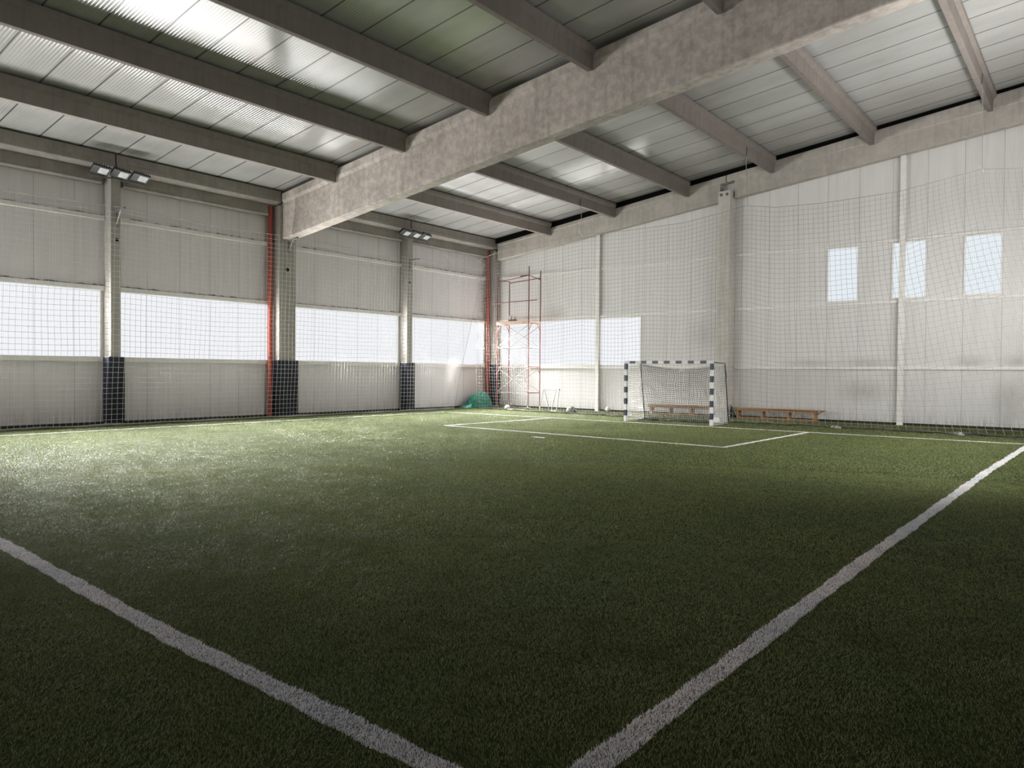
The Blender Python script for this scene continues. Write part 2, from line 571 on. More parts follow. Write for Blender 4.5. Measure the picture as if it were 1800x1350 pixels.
def pile_roots():
    """tuft positions: dense and fine underfoot, coarser far down the hall"""
    rs = np.random.RandomState(3)
    out = []
    cxy = np.array([22.44, -26.2])
    for (r0, r1, dens, wid, hgt) in ((2.2, 7.0, 9000, 0.0026, 0.014), (7.0, 13.0, 4200, 0.0038, 0.015), (13.0, 22.0, 1500, 0.0064, 0.016), (22.0, 40.0, 620, 0.0105, 0.018)):
        n = int(dens * 0.5 * 1.50 * (r1 * r1 - r0 * r0))
        r = np.sqrt(rs.rand(n) * (r1 * r1 - r0 * r0) + r0 * r0)
        a = YAW + (rs.rand(n) - 0.5) * 1.50
        P = np.stack([cxy[0] - np.sin(a) * r, cxy[1] + np.cos(a) * r], axis=1)
        ok = (P[:, 0] > 0.06) & (P[:, 0] < 23.3) & (P[:, 1] < -0.06) & (P[:, 1] > -34.2)
        # tufts: pull every root a little toward the node of a jittered lattice
        P = P[ok]
        n = len(P)
        T = 0.011 if r1 < 14 else 0.03
        cell = np.round(P / T)
        hsh = np.sin(cell[:, 0] * 12.9898 + cell[:, 1] * 78.233) * 43758.5453
        hsh -= np.floor(hsh)
        hs2 = np.sin(cell[:, 0] * 39.346 + cell[:, 1] * 11.135) * 24634.6345
        hs2 -= np.floor(hs2)
        node = (cell + np.stack([hsh, hs2], axis=1) - 0.5) * T
        P = P + (node - P) * 0.45
        out.append((P, node, np.full(n, wid), np.full(n, hgt)))
    return tuple(np.concatenate(z) for z in zip(*out))


def line_roots():
    """extra white tufts so that the woven-in lines are as dense as they look"""
    rs = np.random.RandomState(9)
    out = []
    for (nm, pts, w, lab) in LINES:
        for a, c in zip(pts[:-1], pts[1:]):
            a = np.array(a); c = np.array(c)
            L = np.linalg.norm(c - a)
            n = int(L * (w + 0.03) * 14000)
            t_ = (c - a) / L
            P = a + t_ * (rs.rand(n) * L)[:, None] + np.array([-t_[1], t_[0]]) * ((rs.rand(n) - 0.5) * (w + 0.03))[:, None]
            dist = np.linalg.norm(P - np.array([22.44, -26.2]), axis=1)
            P = P[(rs.rand(n) < np.clip(9.0 / dist, 0.3, 1.0))]
            dist = np.linalg.norm(P - np.array([22.44, -26.2]), axis=1)
            node = np.round(P / 0.011) * 0.011 + (rs.rand(len(P), 2) - 0.5) * 0.008
            out.append((P, node, np.clip(0.0028 * dist / 7.0, 0.0028, 0.009), np.full(len(P), 0.015)))
    return tuple(np.concatenate(z) for z in zip(*out))


P_, NODE_, WID_, HGT_ = pile_roots()
IDX_ = line_index(P_)
LR_ = line_roots()
LI_ = line_index(LR_[0])
P_, NODE_, WID_, HGT_ = (np.concatenate([a, c[LI_ >= 0]]) for a, c in zip((P_, NODE_, WID_, HGT_), LR_))
IDX_ = np.concatenate([IDX_, LI_[LI_ >= 0]])


def pile_arrays(sel, seed):
    rs = np.random.RandomState(seed)
    P, nd, w, h = P_[sel], NODE_[sel], WID_[sel], HGT_[sel]
    n = len(P)
    # combed patches: the pile leans in a slowly turning direction
    ang = 2.2 + 1.7 * (value_noise(P, 0.55, 1) - 0.5) + 2.4 * (value_noise(P, 0.16, 2) - 0.5)
    flat = 0.65 + 0.5 * value_noise(P * np.array([1.0, 1.0]), 0.11, 4) * value_noise(P, 0.4, 5) * 1.0
    lean = np.stack([np.cos(ang), np.sin(ang)], axis=1) * flat[:, None]
    out = (P - nd)
    out /= (np.linalg.norm(out, axis=1, keepdims=True) + 1e-6)
    lean = lean + out * 0.7 + rs.randn(n, 2) * 0.45
    h = h * (0.65 + 0.6 * rs.rand(n)) * (0.85 + 0.3 * value_noise(P, 0.09, 6))
    ll = np.linalg.norm(lean, axis=1, keepdims=True) + 1e-6
    side = np.stack([-lean[:, 1], lean[:, 0]], axis=1) / ll
    th = rs.rand(n) * 0.8 - 0.4
    side = np.stack([side[:, 0] * np.cos(th) - side[:, 1] * np.sin(th), side[:, 0] * np.sin(th) + side[:, 1] * np.cos(th)], axis=1)
    V = np.zeros((n, 5, 3))
    V[:, 0, :2] = P - side * w[:, None] * 0.5
    V[:, 1, :2] = P + side * w[:, None] * 0.5
    mid = P + lean * (h * 0.30)[:, None]
    V[:, 2, :2] = mid - side * w[:, None] * 0.45
    V[:, 3, :2] = mid + side * w[:, None] * 0.45
    V[:, 2:4, 2] = (h * 0.62)[:, None]
    V[:, 4, :2] = P + lean * (h * 0.85)[:, None]
    V[:, 4, 2] = h * (1.0 - 0.18 * np.minimum(ll[:, 0], 2.0))
    return V.reshape(-1, 3)


def pile_mesh(name, V, extra=None):
    n = len(V) // 5
    o5 = np.arange(n)[:, None] * 5
    quads = (o5 + np.array([[0, 1, 3, 2]])).ravel()
    tris = (o5 + np.array([[2, 3, 4]])).ravel()
    me = bpy.data.meshes.new(name)
    vs = V
    loops = np.concatenate([quads, tris])
    tot = np.concatenate([np.full(n, 4), np.full(n, 3)])
    if extra is not None:
        ev, eq = extra
        loops = np.concatenate([loops, (eq + len(V)).ravel()])
        tot = np.concatenate([tot, np.full(len(eq), 4)])
        vs = np.concatenate([V, ev])
    me.vertices.add(len(vs))
    me.vertices.foreach_set('co', vs.astype(np.float32).ravel())
    me.loops.add(len(loops))
    me.loops.foreach_set('vertex_index', loops.astype(np.int32))
    me.polygons.add(len(tot))
    st = np.concatenate([[0], np.cumsum(tot)[:-1]])
    me.polygons.foreach_set('loop_start', st.astype(np.int32))
    me.polygons.foreach_set('loop_total', tot.astype(np.int32))
    me.update(calc_edges=True)
    return me


me = pile_mesh('artificial_turf', pile_arrays(IDX_ < 0, 11))
me.materials.append(M['turf'])
o = bpy.data.objects.new('artificial_turf', me)
COL.objects.link(o)
tag(o, 'short dark green artificial turf pile covering the pitch', 'turf', kind='stuff')

for li, (nm, pts, w, lab) in enumerate(LINES):
    ev, eq = [], []
    for a, c in zip(pts[:-1], pts[1:]):
        a = np.array(a); c = np.array(c)
        t_ = (c - a) / np.linalg.norm(c - a)
        s_ = np.array([-t_[1], t_[0]]) * (w / 2 - 0.004)
        k = len(ev)
        ev += [(*(a + s_), 0.004), (*(a - s_), 0.004), (*(c - s_), 0.004), (*(c + s_), 0.004)]
        eq.append((k, k + 1, k + 2, k + 3))
    me = pile_mesh(nm, pile_arrays(IDX_ == li, 20 + li), (np.array(ev), np.array(eq)))
    me.materials.append(M['line'])
    me.materials.append(M['line_backing'])
    mi = np.zeros(len(me.polygons), dtype=np.int32)
    mi[len(mi) - len(eq):] = 1
    me.polygons.foreach_set('material_index', mi)
    o = bpy.data.objects.new(nm, me)
    COL.objects.link(o)
    o.parent = floor
    o['kind'] = 'structure'
    o['label'] = lab

# ------------------------------------------------------------------ walls, ceiling
b = MB()
b.box(-0.1, 0, Y0, 0.1, 0.07, 1.90)
b.box(-0.1, 0, Y0, 0.1, 3.90, 7.66)
b.box(-0.1, 0, Y0, -34.0, 1.90, 3.90)
b.box(-0.1, 0, -28.8, -28.3, 1.90, 3.90)
b.box(-0.1, 0, -23.2, -22.75, 1.90, 3.90)
b.box(-0.1, 0, -0.62, 0.1, 1.90, 3.90)
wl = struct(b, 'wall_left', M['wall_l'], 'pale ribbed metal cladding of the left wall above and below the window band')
b = MB()
b.box(-0.16, -0.02, Y0, 0.1, 0, 0.075)
struct(b, 'baseboard_left', M['plinth'])

b = MB()      # end wall with a window band at the left and three high openings
b.box(0, X1, 0, 0.1, 0.07, 1.90)
b.box(0, 0.5, 0, 0.1, 1.90, 3.90)
b.box(7.88, X1, 0, 0.1, 1.90, 4.06)
b.box(0, 7.88, 0, 0.1, 3.90, 4.06)
for (a, c) in [(0, 15.0), (16.0, 17.0), (18.0, 19.0), (20.0, X1)]:
    b.box(a, c, 0, 0.1, 4.06, 5.90)
b.prism([[(x, 0, 5.90), (x, 0.1, 5.90), (x, 0.1, roof_z(x) - 0.01), (x, 0, roof_z(x) - 0.01)] for x in (0, X1)])
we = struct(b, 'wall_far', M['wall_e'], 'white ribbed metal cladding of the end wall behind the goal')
b = MB()
b.box(0, X1, 0.02, 0.16, 0, 0.075)
struct(b, 'baseboard_far', M['plinth'])
b = MB()  # black strip paints in the shade of the gap between end rafter and roof
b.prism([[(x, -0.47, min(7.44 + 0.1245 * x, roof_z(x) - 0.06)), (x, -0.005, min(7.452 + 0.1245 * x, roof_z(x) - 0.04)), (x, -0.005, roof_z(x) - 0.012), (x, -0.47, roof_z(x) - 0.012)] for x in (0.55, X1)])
struct(b, 'trim_1', M['gap'], 'black strip standing in for the shaded gap above the end rafter')

b = MB()
b.box(X1, X1 + 0.1, Y0, 0.1, 0.0, 2.0)
b.box(X1, X1 + 0.1, Y0, 0.1, 5.0, 10.5)
b.box(X1, X1 + 0.1, Y0, -14.7, 2.0, 5.0)
b.box(X1, X1 + 0.1, -3.5, 0.1, 2.0, 5.0)
struct(b, 'wall_right', M['wall_o'])
b = MB()
b.box(-0.1, X1, Y0 - 0.1, Y0, 0.0, 3.0)
b.box(-0.1, X1, Y0 - 0.1, Y0, 6.3, 10.5)
b.box(-0.1, 0.5, Y0 - 0.1, Y0, 3.0, 6.3)
b.box(X1 - 0.5, X1, Y0 - 0.1, Y0, 3.0, 6.3)
struct(b, 'wall_rear', M['wall_o'])

# ceiling of trapezoidal micro-ribbed panels, ribs running up the slope
prof = []
pitch, amp = 1.0 / 14.0, 0.0022
y = Y0 - 0.1
while y < 0.1:
    for (dy, h) in ((0.0, 0), (0.30, 0), (0.42, 1), (0.80, 1), (0.92, 0)):
        prof.append((y + dy * pitch, h * amp))
    y += pitch
b = MB()
vs = []
for (yy, h) in prof:
    for x in (-0.1, X1 + 0.1):
        vs.append((x, yy, roof_z(x) + h))
fs = [(2 * i, 2 * i + 1, 2 * i + 3, 2 * i + 2) for i in range(len(prof) - 1)]
b.add(vs, fs)
b.prism([[(x, yy, roof_z(x) + 0.03 + d) for (yy, d) in ((Y0 - .1, 0), (0.1, 0), (0.1, 0.08), (Y0 - .1, 0.08))] for x in (-0.1, X1 + 0.1)])
struct(b, 'ceiling', M['roof'], 'sloping ceiling of grey ribbed metal roof panels')

# ------------------------------------------------------------------ window panes and rails
wn = 0


def window(lo, hi, z0, z1, axis, mat, label, frame=0.04, pos=None):
    global wn
    wn += 1
    b = MB()
    fb = MB()
    if axis == 'y':
        x = -0.05 if pos is None else pos
        b.box(x - 0.02, x + 0.02, lo, hi, z0, z1)
        fb.box(x - .03, x + .065, lo, lo + frame, z0, z1)
        fb.box(x - .03, x + .065, hi - frame, hi, z0, z1)
    else:
        b.box(lo, hi, 0.03, 0.07, z0, z1)
        fb.box(lo, lo + frame, -0.03, 0.08, z0, z1)
        fb.box(hi - frame, hi, -0.03, 0.08, z0, z1)
        fb.box(lo + frame, hi - frame, -0.03, 0.08, z0, z0 + frame)
        fb.box(lo + frame, hi - frame, -0.03, 0.08, z1 - frame, z1)
    o = struct(b, 'window_%d' % wn, mat, label)
    f = fb.build('window_frame', M['rail'], o)
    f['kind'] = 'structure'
    return o


WL = ['window band of milky ribbed polycarbonate at the left edge of the photo', 'milky polycarbonate window band between the first column and the orange pipe',
      'milky polycarbonate window band behind the net beyond the rafter column', 'milky polycarbonate window band ending at the hall corner']
for (a, c), l in zip(LEFT_WINDOWS, WL):
    window(a, c, 1.90, 3.90, 'y', M['pane_l'], l)
for (a, c) in BACK_FILL_BAYS:
    window(a, c, 1.90, 3.90, 'y', M['pane_l'], None)
window(0.5, 5.82, 1.90, 3.90, 'x', M['pane_e'], 'milky polycarbonate window behind the scaffold')
window(5.90, 7.88, 1.90, 3.90, 'x', M['pane_e'], 'milky polycarbonate window left of the goal', 0.03)
window(15.0, 16.0, 4.06, 5.90, 'x', M['pane_s'], 'high narrow window nearest the goal')
window(17.0, 18.0, 4.06, 5.90, 'x', M['pane_s'], 'high narrow window crossed by the white steel post')
window(19.0, 20.0, 4.06, 5.90, 'x', M['pane_s'], 'high narrow window furthest right')
window(-14.7, -3.5, 2.0, 5.0, 'y', M['pane_r'], None, pos=X1 + 0.05)
wn += 1
b = MB()
b.box(0.5, X1 - 0.5, Y0 - 0.07, Y0 - 0.03, 3.0, 6.3)
struct(b, 'window_%d' % wn, M['rear_fill_pane'])  # added light source out of view, filling from the rear
# wall pieces between the panes behind the columns
b = MB()
for (a, c) in [(-17.3, -16.88), (-11.85, -11.08), (-5.92, -5.52)]:
    b.box(-0.1, 0, a, c, 1.90, 3.90)
o = b.build('infill_panel', M['wall_l'], wl)

tn = 1


def rail_y(lo, hi, z0, z1, d):
    global tn
    tn += 1
    b = MB()
    b.box(0.0, d, lo, hi, z0, z1)
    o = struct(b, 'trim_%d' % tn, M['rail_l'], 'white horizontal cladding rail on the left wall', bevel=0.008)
    if z0 > 3:
        g = MB()
        n = max(2, int((hi - lo) / 0.12))
        top = [z1 + 0.018 + random.random() ** 2 * 0.035 for _ in range(n + 1)]
        g.prism([[(0.001, lo + (hi - lo) * k / n, z1 + 0.001), (d * 0.8, lo + (hi - lo) * k / n, z1 + 0.001), (0.02, lo + (hi - lo) * k / n, top[k])] for k in range(n + 1)])
        g.build('dust_line', M['dust'], o)['kind'] = 'structure'
    return o


def rail_x(lo, hi, z0, z1, d):
    global tn
    tn += 1
    b = MB()
    b.box(lo, hi, -d, 0.0, z0, z1)
    return struct(b, 'trim_%d' % tn, M['rail'], 'white horizontal cladding rail on the end wall', bevel=0.006)


for (a, c) in [(-34.3, -23.05), (-22.75, -17.24), (-16.94, -11.79), (-11.11, -5.87), (-5.55, -0.47)]:
    rail_y(a, c, 1.80, 1.94, 0.10)
    rail_y(a, c, 3.84, 3.97, 0.12)
    rail_y(a, c, 5.86, 5.98, 0.12)
for (a, c) in [(0.47, 5.80), (5.97, 11.28), (11.80, 17.24), (17.40, 23.3)]:
    rail_x(a, c, 1.78, 1.87, 0.08)
    rail_x(a, c, 3.93, 4.02, 0.08)
    rail_x(a, c, 5.91, 5.99, 0.08)

# ------------------------------------------------------------------ columns, beams, rafters, purlins
def column(name, x0, x1, y0, y1, top, label, cheeks=None, hole=None, bolts=False, mat='column'):
    t = thing(name, ((x0 + x1) / 2, (y0 + y1) / 2, 0), label, 'column', 'precast concrete columns')
    b = MB()
    b.box(x0, x1, y0, y1, 0, top)
    b.build('shaft', M[mat], t, 0.018)
    if cheeks:
        for (a, c, z) in cheeks:
            cb = MB()
            cb.box(x0, x1 + 0.02, a, c, top, z)
            cb.build('cheek', M['column'], t, 0.01)
    if hole:
        hb = MB()
        n = 14
        yc, zc, r = hole
        hb.prism([[(x, yc + r * math.cos(2 * math.pi * k / n), zc + r * math.sin(2 * math.pi * k / n)) for k in range(n)] for x in (x1 - 0.05, x1 + 0.003)])
        hb.build('lifting_hole', M['gap'], t)
    if bolts:
        for bx in (x0 + 0.12, x1 - 0.12):
            bb = MB()
            n = 14
            bb.prism([[(bx + 0.055 * math.cos(2 * math.pi * k / n), yy, top - 0.14 + 0.055 * math.sin(2 * math.pi * k / n)) for k in range(n)] for yy in (y0 + 0.01, y0 - 0.012)])
            bb.prism([[(bx + 0.028 * math.cos(2 * math.pi * k / 6), yy, top - 0.14 + 0.028 * math.sin(2 * math.pi * k / 6)) for k in range(6)] for yy in (y0 - 0.01, y0 - 0.035)])
            bb.build('bolt', M['steel'], t)
    return t


column('concrete_column', 0.03, 0.47, -17.23, -16.95, 7.22, 'slim concrete column on the left wall under the nearer trio of floodlights', hole=(-17.06, 5.28, 0.05))
column('concrete_column', 0.03, 0.47, -11.78, -11.12, 6.04, 'wide concrete column beside the orange pipe carrying the big main rafter',
       cheeks=[(-11.78, -11.68, 7.22), (-11.22, -11.12, 7.22)], hole=(-11.46, 5.07, 0.07))
column('concrete_column', 0.03, 0.45, -5.86, -5.56, 7.22, 'slim concrete column on the left wall under the farther trio of floodlights', hole=(-5.72, 5.20, 0.05))
column('concrete_column', 0.03, 0.46, -0.42, -0.03, 7.22, 'concrete column in the hall corner behind the scaffold')
column('concrete_column', 11.31, 11.77, -0.58, -0.03, 8.27, 'tall concrete column against the end wall beside the goal, two bolts at its head', bolts=True, mat='column_e')

for (x, lab) in [(5.88, 'slender white steel post on the end wall left of the goal'), (17.32, 'slender white steel post on the end wall crossing a high window')]:
    t = thing('steel_post', (x, -0.08, 0), lab, 'post', 'white steel posts on the end wall')
    b = MB()
    zt = 6.70 + 0.1105 * x
    b.box(x - 0.08, x + 0.08, -0.16, -0.148, 0, zt)
    b.box(x - 0.08, x + 0.08, -0.022, -0.01, 0, zt)
    b.box(x - 0.006, x + 0.006, -0.148, -0.022, 0, zt)
    b.build('profile', M['rail'], t)
    b = MB()
    b.box(x - 0.09, x + 0.09, -0.20, -0.005, 0, 0.015)
    b.build('base_plate', M['rail'], t)

EAVE = [(-34.3, -17.11, 'concrete eaves beam on the left wall at the photo\'s left edge'), (-17.07, -11.73, 'concrete eaves beam between the nearer floodlights and the main rafter'),
        (-11.17, -5.73, 'concrete eaves beam between the main rafter and the farther floodlights'), (-5.69, -0.05, 'concrete eaves beam from the farther floodlights to the hall corner')]
for i, (a, c, lab) in enumerate(EAVE):
    t = thing('eaves_beam', (0.2, (a + c) / 2, 6.85), lab, 'beam', 'precast eaves beams along the left wall')
    b = MB()
    lo = a + (0.27 if i else 0.0)
    hi = c - (0.27 if i < 3 else 0.66)
    if i == 1:
        hi = -12.07
    if i == 2:
        lo = -11.05
    up_ = [(0.01, 7.28), (0.24, 7.225), (0.46, 7.29), (0.51, 7.32), (0.51, 7.44), (0.48, 7.48), (0.48, 7.70), (0.01, 7.66)]
    b.prism([[(x, yy, z) for (x, z) in up_] for yy in (c, a)])
    b.build('ledge', M['concrete'], t, 0.012)
    b = MB()
    lw = [(0.01, 6.86), (0.27, 6.86), (0.29, 6.89), (0.26, 6.95), (0.24, 7.235), (0.01, 7.285)]
    b.prism([[(x, yy, z) for (x, z) in lw] for yy in (hi, lo)])
    b.build('web', M['concrete'], t, 0.01)

# main rafter
t = thing('main_rafter', (11.8, -11.45, 7.4), 'huge blotchy concrete rafter rising across the hall overhead', 'beam', 'concrete rafters')
b = MB()


def rafter_ring(x, prof, zb):
    return [(x, -11.45 + dy, zb(x) + dz) for (dy, dz) in prof]


zb = lambda x: 6.03 + 0.1165 * x
P1 = [(-0.19, 0), (0.19, 0), (0.215, 0.03), (0.215, 1.22), (-0.215, 1.22), (-0.215, 0.03)]
b.prism([rafter_ring(x, P1, zb) for x in (0.08, X1 - 0.02)])
b.build('web', M['rafter'], t, 0.012)
b = MB()
P2 = [(-0.215, 1.20), (0.215, 1.20), (0.27, 1.30), (0.27, 1.53), (-0.27, 1.53), (-0.27, 1.30)]
b.prism([rafter_ring(x, P2, zb) for x in (0.53, X1 - 0.02)])
b.build('flange', M['rafter'], t, 0.012)

for (xa, xb, lab) in [(0.55, 11.50, 'concrete end rafter on the far wall between the corner and the tall column'), (11.54, X1 - 0.02, 'concrete end rafter on the far wall right of the tall column')]:
    t = thing('end_rafter', ((xa + xb) / 2, -0.2, 7.5), lab, 'beam', 'concrete rafters')
    lo_ = lambda x: 6.70 + 0.111 * x
    ln_ = lambda x: 7.44 + 0.104 * x
    tp_ = lambda x: 7.45 + 0.1245 * x if x > 4 else min(7.45 + 0.1245 * x, roof_z(x) - 0.1)
    b = MB()
    a2, c2 = (xa + 0.0, 11.28) if xa < 5 else (11.83, xb)
    b.prism([[(x, -0.34, lo_(x) + 0.02), (x, -0.32, lo_(x)), (x, -0.05, lo_(x)), (x, -0.05, min(ln_(x), tp_(x) - 0.12)), (x, -0.34, min(ln_(x), tp_(x) - 0.12))] for x in (a2, c2)])
    b.build('web', M['concrete_e'], t, 0.01)
    b = MB()
    b.prism([[(x, -0.34, min(ln_(x), tp_(x) - 0.12) - 0.01), (x, -0.05, min(ln_(x), tp_(x) - 0.12) - 0.01), (x, -0.05, tp_(x)), (x, -0.372, tp_(x)), (x, -0.372, min(ln_(x), tp_(x) - 0.12) + 0.02)] for x in (xa, xb)])
    b.build('flange', M['concrete_e'], t, 0.01)

ORD = ['first', 'second', 'third', 'fourth', 'fifth', 'sixth']


def purlin(x, ya, yb, label, group):
    t = thing('roof_purlin', (x, (ya + yb) / 2, 7.14 + 0.1165 * x), label, 'beam', group)
    z0 = 7.14 + 0.1165 * x
    zt = roof_z(x - 0.17) - 0.004
    W_ = [(0.07, 0), (0.085, 0.35), (-0.085, 0.35), (-0.07, 0)]
    b = MB()
    b.prism([[(x + dx, yy, z0 + dz) for (dx, dz) in W_] for yy in (ya, yb)])
    b.build('web', M['purlin'], t, 0.008)
    h = zt - z0
    F_ = [(0.085, 0.34), (0.16, 0.42), (0.165, h), (-0.165, h), (-0.16, 0.42), (-0.085, 0.34)]
    b = MB()
    b.prism([[(x + dx, yy, z0 + dz) for (dx, dz) in F_] for yy in (ya, yb)])
    b.build('flange', M['purlin'], t, 0.006)
    return t


for k in range(5):
    purlin(3.42 + 3.18 * k, -11.725, Y0 + 0.02, 'dark concrete purlin on the near side of the main rafter, %s from the left wall' % ORD[k], 'purlins in the near roof bay')
for k in range(6):
    purlin(3.55 + 3.22 * k, -0.38, -11.175, 'concrete purlin between main rafter and end wall, %s from the left wall' % ORD[k], 'purlins in the far roof bay')

# ------------------------------------------------------------------ column pads and drain pipes
PADS = [(-17.31, -16.87, 0.55, 'dark navy protective pad on the slim column under the nearer floodlights'),
        (-11.86, -11.05, 0.55, 'wide dark navy protective pad on the column beside the orange pipe'),
        (-5.94, -5.48, 0.53, 'dark navy protective pad on the slim column under the farther floodlights'),
        (-0.505, -0.04, 0.54, 'dark navy protective pad on the corner column behind the scaffold')]
for (a, c, xx, lab) in PADS:
    t = thing('column_pad', (0.3, (a + c) / 2, 0.06), lab, 'pad', 'protective pads on the columns')
    b = MB()
    b.box(xx - 0.075, xx, a, c, 0.06, 1.95)
    b.build('front_panel', M['pad_face'], t, 0.02)
    b = MB()
    b.box(0.14, xx - 0.076, a, a + 0.075, 0.06, 1.95)
    b.build('side_panel', M['pad_face'], t, 0.015)
    if c < -0.1:
        b = MB()
        b.box(0.14, xx - 0.076, c - 0.065, c, 0.06, 1.95)
        b.build('side_panel', M['pad_face'], t, 0.015)
for (yc, lab) in [(-11.955, 'orange-red drain pipe beside the wide rafter column'), (-0.60, 'orange-red drain pipe in the hall corner')]:
    t = thing('drain_pipe', (0.22, yc, 0), lab, 'pipe', 'orange drain pipes')
    b = MB()
    b.tube([(0.20, yc, 0.0), (0.20, yc, 7.18)], 0.085, 14)
    b.build('pipe', M['pipe'], t)
    for z in (0.62, 1.55, 3.05, 5.0):
        b = MB()
        b.tube([(0.20, yc, z - 0.03), (0.20, yc, z + 0.03)], 0.094, 14)
        b.box(0.03, 0.12, yc - 0.02, yc + 0.02, z - 0.02, z + 0.02)
        b.build('clip', M['pipe'], t)

# ------------------------------------------------------------------ floodlights
def floodlight(c, label, group):
    c = Vector(c)
    t = thing('floodlight', tuple(c), label, 'floodlight', group)
    n = Vector((0.42, -0.10, -0.90)).normalized()      # where it shines
    w = (Vector((0, 1, 0)) - n * n.dot(Vector((0, 1, 0)))).normalized()
    h = n.cross(w).normalized()
    b = MB()
    b.obox(c, w, h, n, 0.235, 0.165, 0.03)
    b.obox(c - n * 0.05 - w * 0.05, w, h, n, 0.13, 0.12, 0.03)
    hs = b.build('housing', M['black'], t, 0.012)
    b = MB()
    for k in range(7):
        b.obox(c - n * 0.06 + w * (-0.2 + 0.065 * k), w, h, n, 0.006, 0.15, 0.035)
    b.build('cooling_fins', M['black'], hs)
    b = MB()
    b.obox(c + n * 0.032 + w * 0.07, w, h, n, 0.115, 0.115, 0.004)
    b.build('lens', M['lens'], t)
    b = MB()
    b.tube([c - w * 0.15 - n * 0.06, c - w * 0.15 - n * 0.02 - h * 0.17 + Vector((-0.02, 0, 0)), (0.56, (c - w * 0.15).y, 6.99)], 0.014, 6)
    b.build('bracket', M['black'], t)
    b = MB()
    b.tube([c + w * 0.15 - n * 0.06, c + w * 0.15 - n * 0.02 - h * 0.17 + Vector((-0.02, 0, 0)), (0.56, (c + w * 0.15).y, 6.99)], 0.014, 6)
    b.build('bracket', M['black'], t)


for (yc, pos, where) in [(-17.09, -17.06, 'nearer'), (-5.74, -5.74, 'farther')]:
    t = thing('mounting_bar', (0.55, yc, 6.95), 'steel bar holding the %s trio of floodlights' % where, 'bar', 'floodlight mounting bars')
    b = MB()
    b.box(0.53, 0.57, yc - 0.75, yc + 0.75, 6.955, 6.995)
    b.build('rail', M['steel'], t)
    b = MB()
    b.box(0.46, 0.53, yc - 0.05, yc + 0.05, 6.95, 7.0)
    b.build('wall_plate', M['steel'], t)
    for k, nm in enumerate(('left', 'middle', 'right')):
        floodlight((0.78, yc + (-0.53 + 0.535 * k), 7.10 - 0.0 * k), '%s black floodlight of the %s trio on the left wall' % (nm, where), 'floodlights on the left wall columns')

# ------------------------------------------------------------------ nets
def tube_grid(pts, r, nside=3):
    """pts: (ns, nt, 3); returns verts and faces of thin cords along both directions"""
    V, Fc = [], []
    off = 0
    ds = np.gradient(pts, axis=0)
    dt = np.gradient(pts, axis=1)
    nr = np.cross(ds, dt)
    nr /= np.linalg.norm(nr, axis=2, keepdims=True) + 1e-9
    for axis in (0, 1):
        P = pts if axis == 1 else pts.transpose(1, 0, 2)
        T = dt if axis == 1 else ds.transpose(1, 0, 2)
        Nn = nr if axis == 1 else nr.transpose(1, 0, 2)
        T = T / (np.linalg.norm(T, axis=2, keepdims=True) + 1e-9)
        B = np.cross(T, Nn)
        nl, npt = P.shape[:2]
        ring = [P + r * (Nn * math.cos(2 * math.pi * k / nside) + B * math.sin(2 * math.pi * k / nside)) for k in range(nside)]
        A = np.stack(ring, axis=2)                       # nl, npt, nside, 3
        V.append(A.reshape(-1, 3))
        idx = off + np.arange(nl * npt * nside).reshape(nl, npt, nside)
        a = idx[:, :-1, :]
        c = idx[:, 1:, :]
        q = np.stack([a, np.roll(a, -1, axis=2), np.roll(c, -1, axis=2), c], axis=-1)
        Fc.append(q.reshape(-1, 4))
        off += nl * npt * nside
    return np.concatenate(V), np.concatenate(Fc)


def np_mesh(name, V, F, mat, parent):
    V = V - np.array(parent['base'])
    me = bpy.data.meshes.new(name)
    me.vertices.add(len(V))
    me.vertices.foreach_set('co', V.astype(np.float32).ravel())
    me.loops.add(len(F) * 4)
    me.loops.foreach_set('vertex_index', F.astype(np.int32).ravel())
    me.polygons.add(len(F))
    me.polygons.foreach_set('loop_start', np.arange(0, len(F) * 4, 4, dtype=np.int32))
    me.polygons.foreach_set('loop_total', np.full(len(F), 4, dtype=np.int32))
    me.materials.append(mat)
    me.update(calc_edges=True)
    me.validate()
    o = bpy.data.objects.new(name, me)
    COL.objects.link(o)
    o.parent = parent
    return o


def smooth_noise(ns, nt, step, amp):
    a = RNG.randn(ns // step + 3, nt // step + 3)
    si = np.arange(ns) / step
    ti = np.arange(nt) / step
    i0 = si.astype(int); j0 = ti.astype(int)
    fs_ = (si - i0)[:, None]; ft = (ti - j0)[None, :]
    fs_ = fs_ * fs_ * (3 - 2 * fs_); ft = ft * ft * (3 - 2 * ft)
    g = lambda i, j: a[np.ix_(i, j)]
    return amp * ((g(i0, j0) * (1 - fs_) + g(i0 + 1, j0) * fs_) * (1 - ft) + (g(i0, j0 + 1) * (1 - fs_) + g(i0 + 1, j0 + 1) * fs_) * ft)


# left net, hanging from bracket arms along the left wall
CELL = 0.148
t = thing('safety_net', (0.9, -12.5, 0), 'pale square-mesh safety net hanging along the left wall', 'net', 'hall safety nets')
ya, yb = -24.0, -1.75
ns, nt = int((yb - ya) / CELL) + 1, 42
S = np.linspace(ya, yb, ns)[:, None]
TT = np.linspace(0, 1, nt)[None, :]
px_, pz_ = np.array([-24, -22.8, -19.9, -17.08, -14.2, -11.45, -8.6, -5.71, -3.6, -1.75]), np.array([6.06, 6.10, 6.0, 6.09, 6.0, 6.09, 6.02, 6.09, 6.02, 6.26])
ztop = np.interp(S[:, 0], px_, pz_)[:, None]
gather = np.clip((S + 5.4) / 3.65, 0, 1)                # free end swings back toward the camera lower down
yy = S - gather ** 1.5 * 1.75 * TT ** 0.8 + smooth_noise(ns, nt, 9, 0.012) * np.sin(np.pi * TT)
